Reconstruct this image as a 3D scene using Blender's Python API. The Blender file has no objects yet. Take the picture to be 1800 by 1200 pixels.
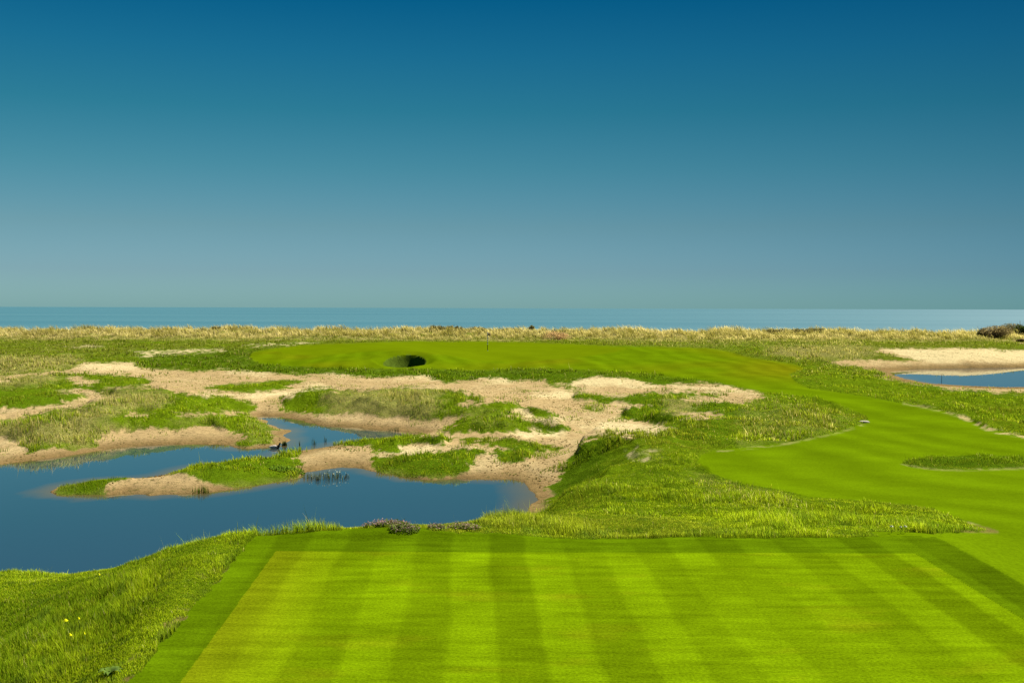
import bpy, math
import numpy as np
rng = np.random.default_rng(7)
R = math.radians
C = bpy.context.scene.collection

# ------------------------------------------------------------------ camera
F = 2000.0                       # focal length in photo pixels (1800 wide)
CAMZ = 3.4
ROLL = math.atan2(5.0, 1800.0)   # the horizon drops a little to the right
PITCH = math.atan2(600 - 541.0, F)
def project(X, Y, Z):
    zc = Z - CAMZ
    d = Y * math.cos(PITCH) - zc * math.sin(PITCH)
    v = zc * math.cos(PITCH) + Y * math.sin(PITCH)
    sx = F * X / d; sy = -F * v / d
    c, s = math.cos(ROLL), math.sin(ROLL)
    return 900 + c * sx - s * sy, 600 + s * sx + c * sy
def ray(px, py):
    sx, sy = np.asarray(px, float) - 900, np.asarray(py, float) - 600
    c, s = math.cos(ROLL), math.sin(ROLL)
    ax, ay = c * sx + s * sy, -s * sx + c * sy
    x, up, fw = ax / F, -ay / F, 1.0
    Y = fw * math.cos(PITCH) + up * math.sin(PITCH)
    Z = up * math.cos(PITCH) - fw * math.sin(PITCH)
    return x / Y, Z / Y                       # per metre of Y
def unproj(px, py, z):
    a, b = ray(px, py)
    Y = (z - CAMZ) / b
    return a * Y, Y

# ------------------------------------------------------------------ noise
TAB = rng.random((16, 256, 256))
def vn(x, y, seed=0):
    t = TAB[seed % 16]
    xi = np.floor(x).astype(np.int64); yi = np.floor(y).astype(np.int64)
    fx = x - xi; fy = y - yi
    fx = fx * fx * (3 - 2 * fx); fy = fy * fy * (3 - 2 * fy)
    a = t[xi & 255, yi & 255]; b = t[(xi + 1) & 255, yi & 255]
    c = t[xi & 255, (yi + 1) & 255]; d = t[(xi + 1) & 255, (yi + 1) & 255]
    return (a * (1 - fx) + b * fx) * (1 - fy) + (c * (1 - fx) + d * fx) * fy
def fbm(x, y, seed=0, o=4):
    s = 0; a = 0.5; n = 0
    for i in range(o):
        s = s + a * vn(x * 2 ** i + 17.3 * i, y * 2 ** i - 9.1 * i, seed + i); n += a; a *= 0.5
    return s / n
def sstep(a, b, x):
    t = np.clip((x - a) / (b - a), 0, 1); return t * t * (3 - 2 * t)

# ------------------------------------------------------------------ map of the land cover (traced plan, sampled by position)
X0, Y0, X1, Y1 = -420, 500, 2240, 1400
RW, RH = X1 - X0, Y1 - Y0
def paint(layer, poly, val=1.0):
    p = np.array(poly, float)
    ax, ay = max(int(p[:, 0].min()) - 1, X0), max(int(p[:, 1].min()) - 1, Y0)
    bx, by = min(int(p[:, 0].max()) + 2, X1), min(int(p[:, 1].max()) + 2, Y1)
    gx, gy = np.meshgrid(np.arange(ax, bx) + 0.5, np.arange(ay, by) + 0.5)
    ins = np.zeros(gx.shape, bool); q = np.roll(p, -1, 0)
    for (xa, ya), (xb, yb) in zip(p, q):
        if ya == yb: continue
        c = ((ya > gy) != (yb > gy)) & (gx < (xb - xa) * (gy - ya) / (yb - ya) + xa)
        ins ^= c
    layer[ay - Y0:by - Y0, ax - X0:bx - X0][ins] = val
def line(layer, pts, w, val=1.0):
    for (xa, ya), (xb, yb) in zip(pts[:-1], pts[1:]):
        n = max(2, int(math.hypot(xb - xa, yb - ya) / max(1, w * 0.5)))
        for t in np.linspace(0, 1, n):
            x, y = xa + (xb - xa) * t, ya + (yb - ya) * t
            ww = w * (0.5 + rng.random())
            i0, i1 = int(x - ww * 2) - X0, int(x + ww * 2) + 1 - X0
            j0, j1 = int(y - ww) - Y0, int(y + ww) + 1 - Y0
            layer[max(j0, 0):j1, max(i0, 0):i1] = val
def blur(a, rx, ry):
    for _ in range(2):
        for ax, r in ((1, rx), (0, ry)):
            if r < 1: continue
            k = 2 * r + 1
            pad = [(0, 0), (0, 0)]; pad[ax] = (r + 1, r)
            c = np.cumsum(np.pad(a, pad, mode='edge'), axis=ax)
            a = (np.take(c, range(k, c.shape[ax]), ax) - np.take(c, range(0, c.shape[ax] - k), ax)) / k
    return a
def sample(layer, px, py):
    x = np.clip(px - X0 - 0.5, 0, RW - 1.001); y = np.clip(py - Y0 - 0.5, 0, RH - 1.001)
    xi = x.astype(int); yi = y.astype(int); fx = x - xi; fy = y - yi
    return (layer[yi, xi] * (1 - fx) + layer[yi, xi + 1] * fx) * (1 - fy) + (layer[yi + 1, xi] * (1 - fx) + layer[yi + 1, xi + 1] * fx) * fy

sand = np.zeros((RH, RW)); mown = np.zeros((RH, RW)); green = np.zeros((RH, RW)); straw = np.zeros((RH, RW))
pale = np.zeros((RH, RW)); dirt = np.zeros((RH, RW)); dark = np.zeros((RH, RW)); bare = np.zeros((RH, RW))
paint(sand, [(-420,668),(0,662),(40,658),(70,655),(100,652),(130,648),(140,642),(155,637),(200,638),(235,637),(245,645),(260,649),(290,650),(330,651),(345,652),(380,650),(400,652),(440,653),(480,655),(500,657),(535,659),(575,657),(615,657),(618,662),(650,664),(690,662),(700,660),(757,660),(765,668),(780,671),(800,671),(830,668),(850,665),(880,663),(900,668),(930,667),(950,668),(960,674),(975,677),(1000,672),(1020,665),(1060,662),(1090,662),(1110,668),(1140,673),(1165,677),(1200,675),(1240,673),(1270,678),(1300,682),(1330,688),(1342,693),(1330,703),(1300,710),(1265,735),(1190,751),(1140,762),(1110,768),(1050,763),(1022,778),(1010,800),(990,822),(975,845),(962,872),(950,880),(940,888),(935,900),(920,960),(-420,1000)])
GR = []
GR.append([(-420,672),(0,670),(40,662),(100,657),(200,658),(262,664),(262,677),(195,681),(150,685),(120,687),(90,689),(120,690),(155,697),(155,700),(110,708),(70,713),(30,716),(0,720),(-420,730)])
GR.append([(-420,745),(0,738),(30,735),(70,728),(100,722),(135,719),(165,707),(205,696),(165,691),(163,685),(200,683),(262,680),(285,683),(300,690),(345,694),(400,699),(447,708),(450,722),(452,735),(475,743),(495,748),(508,758),(505,772),(490,784),(440,788),(400,784),(300,783),(200,787),(165,789),(120,790),(60,793),(0,791),(-420,800)])
GR.append([(355,681),(380,677),(400,673),(450,672),(500,668),(540,668),(535,673),(510,677),(505,684),(470,688),(440,690),(410,687),(365,686)])
GR.append([(485,702),(505,697),(540,686),(568,680),(580,685),(620,688),(650,685),(680,682),(720,680),(760,682),(790,686),(820,688),(845,695),(865,702),(850,705),(825,703),(812,708),(815,713),(850,710),(880,706),(900,707),(920,716),(950,720),(975,723),(980,733),(960,733),(940,731),(915,720),(900,722),(890,730),(915,738),(940,743),(960,742),(990,750),(1008,757),(990,762),(960,756),(930,752),(910,758),(890,760),(870,757),(850,762),(830,757),(800,760),(768,759),(790,748),(810,735),(830,730),(790,732),(760,736),(720,733),(690,731),(660,732),(640,727),(600,728),(560,727),(520,725),(502,724),(500,712)])
GR.append([(555,784),(590,775),(600,768),(640,766),(680,764),(720,760),(740,762),(780,768),(790,775),(778,785),(750,780),(720,779),(700,784),(705,792),(680,795),(660,790),(640,783),(610,782)])
GR.append([(795,773),(815,769),(840,772),(870,775),(885,770),(920,773),(950,782),(988,790),(960,795),(930,797),(900,790),(860,782),(820,780)])
GR.append([(645,802),(655,797),(690,802),(740,800),(765,795),(800,790),(830,789),(868,795),(860,802),(830,805),(828,820),(820,832),(800,840),(760,846),(735,842),(700,842),(675,836),(655,828),(645,815)])
GR.append([(868,792),(885,789),(920,793),(935,800),(938,812),(900,812),(875,808)])
GR.append([(288,832),(318,816),(360,800),(440,795),(480,790),(515,790),(525,806),(535,822),(534,840),(500,850),(460,858),(410,860),(380,850),(345,841),(310,833)])
GR.append([(90,860),(120,845),(160,830),(230,830),(250,838),(215,842),(192,850),(190,880),(160,882),(100,875)])
GR.append([(512,790),(545,784),(560,788),(540,792),(520,800)])
GR.append([(960,677),(975,677),(1000,679),(1010,684),(1030,692),(1060,694),(1090,697),(1120,693),(1150,690),(1170,691),(1215,686),(1228,693),(1225,700),(1200,698),(1212,710),(1250,708),(1300,709),(1340,704),(1400,720),(1330,800),(1150,800),(1190,752),(1150,745),(1130,738),(1100,736),(1090,728),(1100,720),(1145,713),(1110,710),(1060,706),(1020,704),(1000,698),(1015,690),(1005,684),(985,682)])
GR.append([(1230,691),(1262,692),(1270,697),(1240,699)])
GR.append([(1020,715),(1055,716),(1055,720),(1030,721)])
for g in GR: paint(sand, g, 0.0)
for g in ([(112,664),(140,663),(180,671),(150,676),(130,672)], [(225,726),(265,726),(270,730),(230,731)], [(310,725),(445,722),(448,727),(330,729)],
          [(-420,780),(0,771),(15,771),(35,777),(42,789),(62,795),(0,802),(-420,815)],
          [(168,768),(180,760),(200,757),(230,753),(280,755),(330,755),(345,750),(365,746),(385,755),(390,762),(415,758),(435,768),(410,776),(390,788),(360,786),(300,786),(200,792),(172,785)],
          [(470,757),(500,752),(512,762),(508,780),(480,775)],
          [(1175,728),(1210,727),(1235,724),(1258,725),(1266,733),(1230,735),(1195,733)],
          [(1455,637),(1490,632),(1535,634),(1570,635),(1620,634),(1600,628),(1565,624),(1545,618),(1543,613),(1640,612),(1730,612),(1760,616),(2240,612),(2240,680),(1590,672),(1572,658),(1535,650),(1500,642)],
          [(1528,658),(1560,660),(1600,667),(1800,676),(2240,690),(2240,702),(1800,691),(1740,689),(1680,685),(1640,679),(1600,672),(1560,665)],
          [(1776,602),(1790,596),(1800,594),(2000,588),(2000,606),(1800,603)]):
    paint(sand, g, 1.0)
for g in ([(225,618),(300,615),(390,612),(400,615),(370,619),(330,622),(250,626)], [(420,607),(480,603),(570,601),(530,605),(450,609)],
          [(1100,790),(1140,793),(1150,805),(1125,812),(1110,803)], [(105,610),(150,607),(185,608),(170,611)]):
    paint(bare, g, 1.0)
# paler, drier sand on the rims
for g in ([(130,648),(140,642),(155,637),(240,637),(250,648),(200,650),(150,650)], [(380,650),(480,655),(475,659),(400,657)], [(575,657),(617,657),(617,663),(570,661)], [(690,662),(757,660),(768,670),(740,666),(690,666)],
          [(830,668),(880,663),(910,668),(900,673),(850,670)], [(985,676),(1020,665),(1090,662),(1110,668),(1140,673),(1165,677),(1150,682),(1060,679),(1000,680)], [(1165,677),(1270,678),(1342,693),(1280,690),(1200,683)],
          [(940,690),(985,686),(1008,690),(1005,698),(960,698)], [(895,722),(912,719),(945,733),(1000,736),(990,742),(930,738)], [(880,758),(940,752),(1010,762),(960,768),(900,766)],
          [(355,688),(420,692),(500,690),(560,672),(590,680),(520,693),(450,702),(350,695)], [(1100,741),(1150,748),(1190,751),(1120,764),(1050,758),(1040,745)],
          [(1543,613),(1730,612),(2240,616),(2240,634),(1620,634)], [(700,784),(760,784),(780,790),(740,797),(700,798),(660,794)]):
    paint(pale, g, 1.0)
# mown turf
paint(mown, [(438,625),(445,618),(480,612),(530,606),(600,603),(650,602),(700,600),(800,598),(900,600),(1000,604),(1080,608),(1150,609),(1240,611),(1280,617),(1320,628),(1400,641),(1415,648),(1385,658),(1395,668),(1415,680),(1440,700),(1340,688),(1300,680),(1250,668),(1190,664),(1150,657),(1100,655),(1040,650),(1000,650),(950,647),(880,649),(820,651),(750,648),(700,648),(640,647),(560,646),(500,643),(460,640),(443,632)])
paint(mown, [(1225,812),(1232,800),(1262,790),(1350,782),(1400,775),(1460,762),(1500,750),(1522,742),(1527,736),(1515,727),(1480,712),(1440,700),(1400,690),(1340,690),(1300,676),(1385,655),(1400,672),(1420,682),(1480,690),(1540,700),(1600,711),(1650,721),(1700,734),(1722,746),(1738,753),(1765,761),(1800,768),(2240,790),(2240,1400),(1900,1100),(1800,1020),(1700,960),(1640,937),(1750,934),(1700,917),(1650,900),(1600,887),(1520,880),(1420,874),(1370,860),(1300,850),(1250,832)])
paint(green, [(480,612),(560,605),(700,600),(800,598),(900,600),(1000,603),(1075,608),(1105,612),(1080,619),(1040,625),(980,631),(900,636),(840,634),(780,622),(700,616),(640,618),(560,625),(500,622)])
isl = [(1585,815),(1600,808),(1640,803),(1680,801),(1720,799),(1800,803),(2000,806),(1900,818),(1780,823),(1700,825),(1640,823),(1600,820)]
paint(mown, isl, 0.0)
for g in ([(-420,745),(0,745),(100,740),(200,745),(260,755),(180,765),(160,785),(40,782),(0,768),(-420,770)], [(-420,626),(0,626),(60,628),(140,625),(145,640),(100,650),(0,660),(-420,668)],
          [(190,685),(280,688),(305,705),(270,715),(210,725),(190,740),(120,745),(100,730),(170,712)], [(572,690),(620,690),(650,684),(760,682),(780,700),(770,725),(755,738),(700,735),(620,728),(575,725)],
          [(-420,668),(0,668),(100,656),(105,672),(0,680)], [(1350,610),(1480,604),(1540,610),(1545,622),(1500,632),(1400,630),(1340,618)], [(1165,700),(1215,705),(1225,728),(1170,728)]):
    paint(straw, g, 1.0)
for g in ([(290,735),(380,730),(390,745),(300,750)], [(440,735),(500,745),(500,780),(420,775),(430,750)], [(70,608),(180,605),(190,611),(90,613)], [(800,720),(850,715),(900,745),(860,755),(830,745)], [(1300,700),(1350,700),(1440,720),(1500,740),(1440,765),(1300,785)],
          [(1120,790),(1160,790),(1170,815),(1120,812)], [(1200,830),(1300,850),(1420,880),(1400,900),(1250,880)], [(1060,590),(1200,590),(1450,600),(1300,610),(1080,606)]):
    paint(straw, g, 0.25)
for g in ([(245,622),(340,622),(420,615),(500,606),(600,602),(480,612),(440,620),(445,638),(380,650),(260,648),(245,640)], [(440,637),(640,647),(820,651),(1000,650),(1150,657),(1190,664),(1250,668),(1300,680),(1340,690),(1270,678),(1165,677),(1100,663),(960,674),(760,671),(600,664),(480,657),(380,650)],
          [(955,880),(975,840),(1005,800),(1030,775),(1060,772),(1070,800),(1060,830),(1010,860)], [(1110,735),(1160,742),(1210,748),(1215,742),(1150,733)]):  # first patch here paints the shade of the left-facing bank into its grass
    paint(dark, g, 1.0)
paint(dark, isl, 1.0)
line(dirt, [(1590,709),(1640,718),(1690,731)], 1.0, 0.5)
line(dirt, [(1690,732),(1722,746),(1738,753),(1765,761),(1800,767),(1900,775)], 1.6)
line(dirt, [(1262,792),(1350,784),(1400,776)], .5, .6); line(dirt, [(1400,776),(1460,764),(1500,752),(1524,743)], .5, 0.4)
line(dirt, [(1640,936),(1700,934),(1750,934),(1700,919)], 1.2, 0.7)

line(dirt, isl[:1] + [(1640,824),(1700,826),(1780,824),(1900,819)], 0.4, 0.5)
base_sand = sand.copy()
low = np.zeros((RH, RW)); turf = np.zeros((RH, RW))
for g in GR[6:7] + GR[8:10] + GR[4:5]: paint(turf, g, 1.0)
turf_l = blur(turf, 4, 3)
paint(low, [(-420,755),(70,768),(70,830),(-420,860)]); paint(low, [(360,700),(540,705),(700,745),(800,762),(1010,790),(1000,870),(880,890),(60,890),(60,830),(260,790),(380,775),(400,735)]); low_l = blur(low, 16, 8)
mound_r = blur(np.where(sand > 0.5, 0.0, 1.0), 7, 4)
sand_l = blur(sand, 1, 1); mown_l = blur(mown, 1, 1); green_l = blur(green, 3, 1); straw_l = blur(straw, 9, 4)
pale_l = blur(pale, 8, 3); dirt_l = blur(dirt, 1, 1); dark_l = blur(dark, 6, 3); bare_l = blur(bare, 4, 1)

# ------------------------------------------------------------------ heights
WL, WL2 = -3.6, -3.0
CP = np.array([(900,1390,0),(900,1190,0),(900,1000,0),(900,940,0),(460,942,0),(1650,940,-.02),(1800,1100,-.02),(1900,1300,0),(300,1200,0),
 (100,1200,-.35),(0,1300,-.5),(-400,1300,-1.),(0,1100,-.7),(200,1100,-.25),(0,1000,-1.),(200,1000,-.6),(300,965,-.35),(400,942,-.12),(-400,1010,-1.5),
 (560,930,-.05),(700,922,-.1),(850,918,-.2),(930,908,-.5),(1000,930,-.15),(1000,900,-.7),(1000,870,-1.7),(1200,930,-.1),(1200,900,-.5),(1200,860,-1.2),(1200,830,-1.7),(1100,860,-1.3),
 (1100,800,-2.25),(1060,790,-2.25),(1400,915,-.25),(1400,880,-.8),(1750,938,-.3),(1800,980,-.2),(2200,1000,-.5),(1600,885,-.9),(1800,880,-1.),(1300,845,-1.5),(1800,822,-1.8),(1500,820,-1.75),
 (1400,800,-1.9),(1600,780,-2.),(1250,803,-2.),(1800,775,-2.1),(1500,740,-2.3),(1650,730,-2.3),(1450,700,-2.4),(1380,670,-2.45),(2200,800,-2.),(1800,720,-2.45),(1600,690,-2.55),(1900,700,-2.7),
 (1400,740,-1.95),(1300,740,-2.2),(1200,770,-2.2),(1300,770,-2.1),(1420,720,-1.95),(1100,770,-2.4),
 (0,1085,-3.5),(300,1065,-3.5),(500,1045,-3.5),(700,1015,-3.5),(850,975,-3.5),(-400,1110,-3.5),(300,900,-3.6),(700,880,-3.6),(0,850,-3.6),(550,760,-3.6),(620,775,-3.45),(700,768,-3.4),(520,790,-3.5),
 (850,820,-3.3),(1000,790,-3.2),(950,850,-3.35),(962,882,-2.9),(600,800,-3.38),(450,830,-3.35),(350,845,-3.15),(170,855,-3.2),(700,815,-3.1),(750,790,-3.1),(900,780,-3.1),(800,765,-3.1),(1100,750,-3.),
 (1000,740,-2.95),(850,740,-2.8),(700,740,-3.2),(750,700,-2.6),(600,705,-2.75),(600,672,-2.95),(800,680,-2.95),(1000,700,-2.85),(1080,690,-2.95),(1080,664,-2.3),(1200,690,-2.8),(1300,700,-2.6),(1200,735,-2.5),
 (100,770,-3.1),(300,770,-3.35),(470,765,-3.35),(470,710,-3.15),(560,735,-3.3),(200,730,-2.75),(0,760,-3.05),(400,740,-3.15),(0,700,-2.8),(200,700,-2.85),(400,705,-2.75),(100,670,-2.8),(400,665,-2.95),(200,642,-2.5),(300,657,-2.95),(-400,700,-2.8),
 (0,630,-2.3),(200,625,-2.4),(400,630,-2.3),(0,600,-1.9),(200,600,-2.),(400,605,-1.9),(-400,600,-1.9),(500,652,-2.75),(700,657,-2.85),(900,657,-2.85),(1120,662,-2.5),
 (440,625,-2.),(550,640,-2.5),(550,612,-1.6),(700,650,-2.75),(800,647,-2.65),(712,624,-1.55),(650,627,-1.8),(800,627,-1.95),(857,616,-1.8),(857,600,-1.3),(1000,605,-1.5),(700,602,-1.4),(950,642,-2.45),(1050,645,-2.45),
 (1100,614,-1.35),(1100,640,-2.35),(1250,652,-2.4),(1250,622,-1.7),(1350,662,-2.45),(1300,634,-2.05),(1350,628,-1.8),(1450,614,-1.35),(1200,602,-1.6),(1600,604,-1.6),(1800,606,-1.45),
 (1700,665,-3.2),(1500,647,-2.75),(1640,647,-3.),(1800,645,-3.),(1700,615,-1.4),(1550,615,-1.5),(2200,615,-1.4),(2200,665,-3.2),(1500,670,-2.6),(1700,692,-2.7)], float)
def uv(X, Y): return X / Y * 2.2, np.log(Y)
cx, cy = unproj(CP[:, 0], CP[:, 1], CP[:, 2]); CU, CV = uv(cx, cy)
EPS2 = 0.06 ** 2
K = np.sqrt((CU[:, None] - CU) ** 2 + (CV[:, None] - CV) ** 2 + EPS2)
mz = CP[:, 2].mean()
RB = np.linalg.solve(K - 0.012 * np.eye(len(CU)), CP[:, 2] - mz)
def chunked(fn, X, Y, n=60000):
    o = np.empty(X.shape); f = o.ravel(); x = X.ravel(); y = Y.ravel()
    for i in range(0, x.size, n): f[i:i + n] = fn(x[i:i + n], y[i:i + n])
    return o
def base_h(x, y):
    u, v = uv(x, np.maximum(y, 3)); z = np.full(x.shape, mz)
    return z + np.sqrt((u[:, None] - CU) ** 2 + (v[:, None] - CV) ** 2 + EPS2) @ RB
POND = [(-420,835),(0,816),(60,808),(120,800),(165,793),(200,787),(240,783),(300,780),(370,779),(400,784),(430,789),(470,786),(495,784),(503,775),(505,765),(508,757),(490,750),(470,743),(452,734),(455,730),(497,730),(510,735),(540,742),(570,748),(610,751),(650,754),(700,757),(742,762),
  (720,768),(690,771),(650,774),(600,779),(590,783),(560,788),(520,793),(495,796),(480,804),(460,808),(440,812),(400,815),(350,820),(320,826),(288,836),(250,841),(230,842),(160,846),(120,853),(98,862),(110,868),(160,871),(210,870),(260,868),(340,868),(400,861),(440,855),(500,845),(530,838),(545,828),(590,822),(640,824),(660,830),(700,838),(760,842),(830,842),(900,842),(925,846),(935,855),(937,880),(936,895),
  (920,930),(860,975),(700,1015),(500,1050),(300,1075),(0,1095),(-420,1120)]
POND2 = [(1562,653),(1600,648),(1640,647),(1800,645),(2240,640),(2240,690),(1800,681),(1750,681),(1700,679),(1650,676),(1600,668),(1572,661)]
def world_poly(p, z):
    p = np.array(p, float); x, y = unproj(p[:, 0], p[:, 1], z); return np.stack([x, y], 1)
PW, PW2 = world_poly(POND, WL), world_poly(POND2, WL2)
def sdf(P, x, y):
    d = np.full(x.shape, 1e9); ins = np.zeros(x.shape, bool); Q = np.roll(P, -1, 0)
    for (xa, ya), (xb, yb) in zip(P, Q):
        ex, ey = xb - xa, yb - ya
        t = np.clip(((x - xa) * ex + (y - ya) * ey) / (ex * ex + ey * ey + 1e-9), 0, 1)
        d = np.minimum(d, np.hypot(x - xa - t * ex, y - ya - t * ey))
        if ya != yb: ins ^= ((ya > y) != (yb > y)) & (x < (xb - xa) * (y - ya) / (yb - ya) + xa)
    return np.where(ins, -d, d)
def pond_sd(P, x, y):
    o = np.full(x.shape, 50.0)
    m = (x > P[:, 0].min() - 8) & (x < P[:, 0].max() + 8) & (y > P[:, 1].min() - 8) & (y < P[:, 1].max() + 8)
    if m.any():
        xx, yy = x[m], y[m]
        w = fbm(xx * 0.9, yy * 0.5, 3, 3) - 0.5
        o[m] = sdf(P, xx + w * 0.7, yy + w * 1.2)
    return o
TEE = np.array([unproj(485, 968, 0), unproj(1602, 968, 0)]); TDX = -0.025    # tee direction drifts slightly left
TFAR = TEE[0][1]; TL = TEE[0][0] - TDX * TFAR; TR = TEE[1][0] - TDX * TFAR
def tee_s(x, y):                        # metres across the tee, 0 at its left edge; the two long edges open slightly
    xl = TEE[0][0] - .052 * (y - TFAR); xr = TEE[1][0]
    return (x - xl) / (xr - xl) * 8.94
TW = 8.94
def tee_sd(x, y):                       # > 0 outside
    s = tee_s(x, y)
    return np.maximum(np.maximum(-s, s - TW), y - TFAR)
BX, BY = 0, 0
def height(x, y):
    z = chunked(base_h, x, y)
    # far land: level ground, the dune ridge, then down to the beach
    far = sstep(158, 176, y)
    z = z * (1 - far) + far * (-1.85 + 0.35 * (fbm(x * 0.05, y * 0.05, 5) - 0.5))
    ridge = np.exp(-((y - 200 - 7 * (vn(x * 0.02, y * 0, 2) - .5)) / 13.0) ** 2)
    amp = 1.0 + 1.3 * fbm(x * 0.045, y * 0.02, 9, 3)
    hum = fbm(x * 0.22, y * 0.12, 4, 3)
    z = z + ridge * (amp * 0.62 + (hum - 0.5) * 1.7)
    z = z + sstep(150, 180, y) * (fbm(x * .12, y * .06, 7, 3) - .5) * .7
    z = np.where(y > 205, z - sstep(205, 262, y) * 8.5, z)
    # hummocks of turf standing above the sand
    px, py = project(x, y, z)
    m = sample(mound_r, px, py); insand = sstep(50, 30, np.abs(py - 745)) * 0 + ((py > 655) & (py < 900))
    mid = sstep(95, 80, y) * sstep(30, 42, y)
    k = sample(mown_l, px, py)
    mm = sstep(0.35, 1.0, m) * (1 - k); lowm = 1 - (.85 - .35 * sample(turf_l, px, py)) * sample(low_l, px, py)
    z = z + mm * mid * lowm * (0.22 + 0.35 * fbm(x * 0.35, y * 0.2, 6, 3)) * sstep(1340, 1150, px)
    # sand surface: scoops and ripples
    sd = (1 - m)
    z = z + sd * mid * (fbm(x * 0.22, y * 0.13, 8, 3) - 0.5) * 0.35 + sd * (fbm(x * 1.4, y * .9, 10, 3) - .5) * 0.07
    # rough ground is lumpy
    tsd = tee_sd(x, y)
    rough = (1 - k) * sstep(0.9, 2.2, tsd)
    lum = sstep(16, 42, y)
    z = z + rough * m * ((fbm(x * 0.55, y * 0.4, 11, 4) - 0.5) * (0.18 + 0.46 * lum) + (fbm(x * 1.9, y * 1.5, 2, 3) - .5) * (.08 + .08 * lum))
    z = z + k * (fbm(x * 0.11, y * 0.07, 12, 3) - 0.5) * (0.28 * sstep(30, 60, y) + .5 * sstep(85, 105, y))
    # bunker
    e = np.hypot((x - BX) / 2.25, (y - BY) / 4.2)
    zb_ = -2.35 + .15 * (y - BY); kb = sstep(1.6, 1.0, e); z = z * (1 - kb) + zb_ * kb
    z = z - (.95 + .15 * np.clip(y - BY, -9, 9)) * sstep(1.0, 0.62, e) + 0.05 * np.exp(-((e - 1.15) / 0.3) ** 2)
    # tee platform
    t = sstep(1.3, 0.6, tsd); z = z * (1 - t)
    z = np.where(y < 30, z, z)
    # island of rough in the fairway
    # ponds
    for P, wl, wd in ((PW, WL, 4.0), (PW2, WL2, 1.3)):
        if P is PW: wd = 2.2 + 2.0 * sstep(34, 44, y)
        s = pond_sd(P, x, y)
        z = np.where(s < 30, np.maximum(z, wl + 0.10) * (s > 0) + z * (s <= 0), z)
        b = np.clip(s / wd, 0, 1) ** 1.15
        shelf = wl + 0.02 + 0.09 * np.clip(s, 0, 3)
        zz = shelf * (1 - b) + z * b
        z = np.where(s > 0, np.where(s < wd, zz, z), wl - np.minimum(0.9, 0.02 + 0.3 * np.abs(s)))
    return z
def locate(px, py, first=6.0, last=262.0):
    a, b = ray(px, py)
    Y = np.geomspace(first, last, 5000); X = a * Y; zr = CAMZ + b * Y
    h = height(X, Y); i = np.argmax(h >= zr)
    return float(X[i]), float(Y[i]), float(h[i])
BX, BY = [float(q) for q in unproj(712, 637.5, -2.35)]

# ------------------------------------------------------------------ helpers
def mesh_np(name, V, loops, starts, mats=(), smooth=True, attrs=None, parent=None):
    me = bpy.data.meshes.new(name)
    V = np.ascontiguousarray(V, np.float32); loops = np.ascontiguousarray(loops, np.int32); starts = np.ascontiguousarray(starts, np.int32)
    me.vertices.add(len(V)); me.loops.add(len(loops)); me.polygons.add(len(starts))
    me.vertices.foreach_set('co', V.ravel()); me.loops.foreach_set('vertex_index', loops); me.polygons.foreach_set('loop_start', starts)
    me.update(calc_edges=True)
    me.polygons.foreach_set('use_smooth', np.full(len(starts), smooth, bool))
    for k, (typ, arr) in (attrs or {}).items():
        a = me.attributes.new(k, typ, 'POINT')
        key = {'FLOAT': 'value', 'FLOAT_COLOR': 'color', 'FLOAT_VECTOR': 'vector'}[typ]
        a.data.foreach_set(key, np.ascontiguousarray(arr, np.float32).ravel())
    for m in mats: me.materials.append(m)
    o = bpy.data.objects.new(name, me); C.objects.link(o)
    if parent: o.parent = parent
    return o
def mesh_py(name, V, faces, mat, parent=None, smooth=False, attrs=None):
    loops = np.concatenate([np.array(f) for f in faces]); starts = np.cumsum([0] + [len(f) for f in faces[:-1]])
    return mesh_np(name, np.array(V), loops, starts, [mat], smooth, attrs, parent)
def tag(o, label=None, cat=None, group=None, kind=None):
    if label: o['label'] = label
    if cat: o['category'] = cat
    if group: o['group'] = group
    if kind: o['kind'] = kind
    return o
def empty(name, loc, label, cat, group=None, rz=0):
    o = bpy.data.objects.new(name, None); C.objects.link(o); o.location = loc; o.rotation_euler.z = rz
    o.empty_display_size = 0.2
    return tag(o, label, cat, group)

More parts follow.
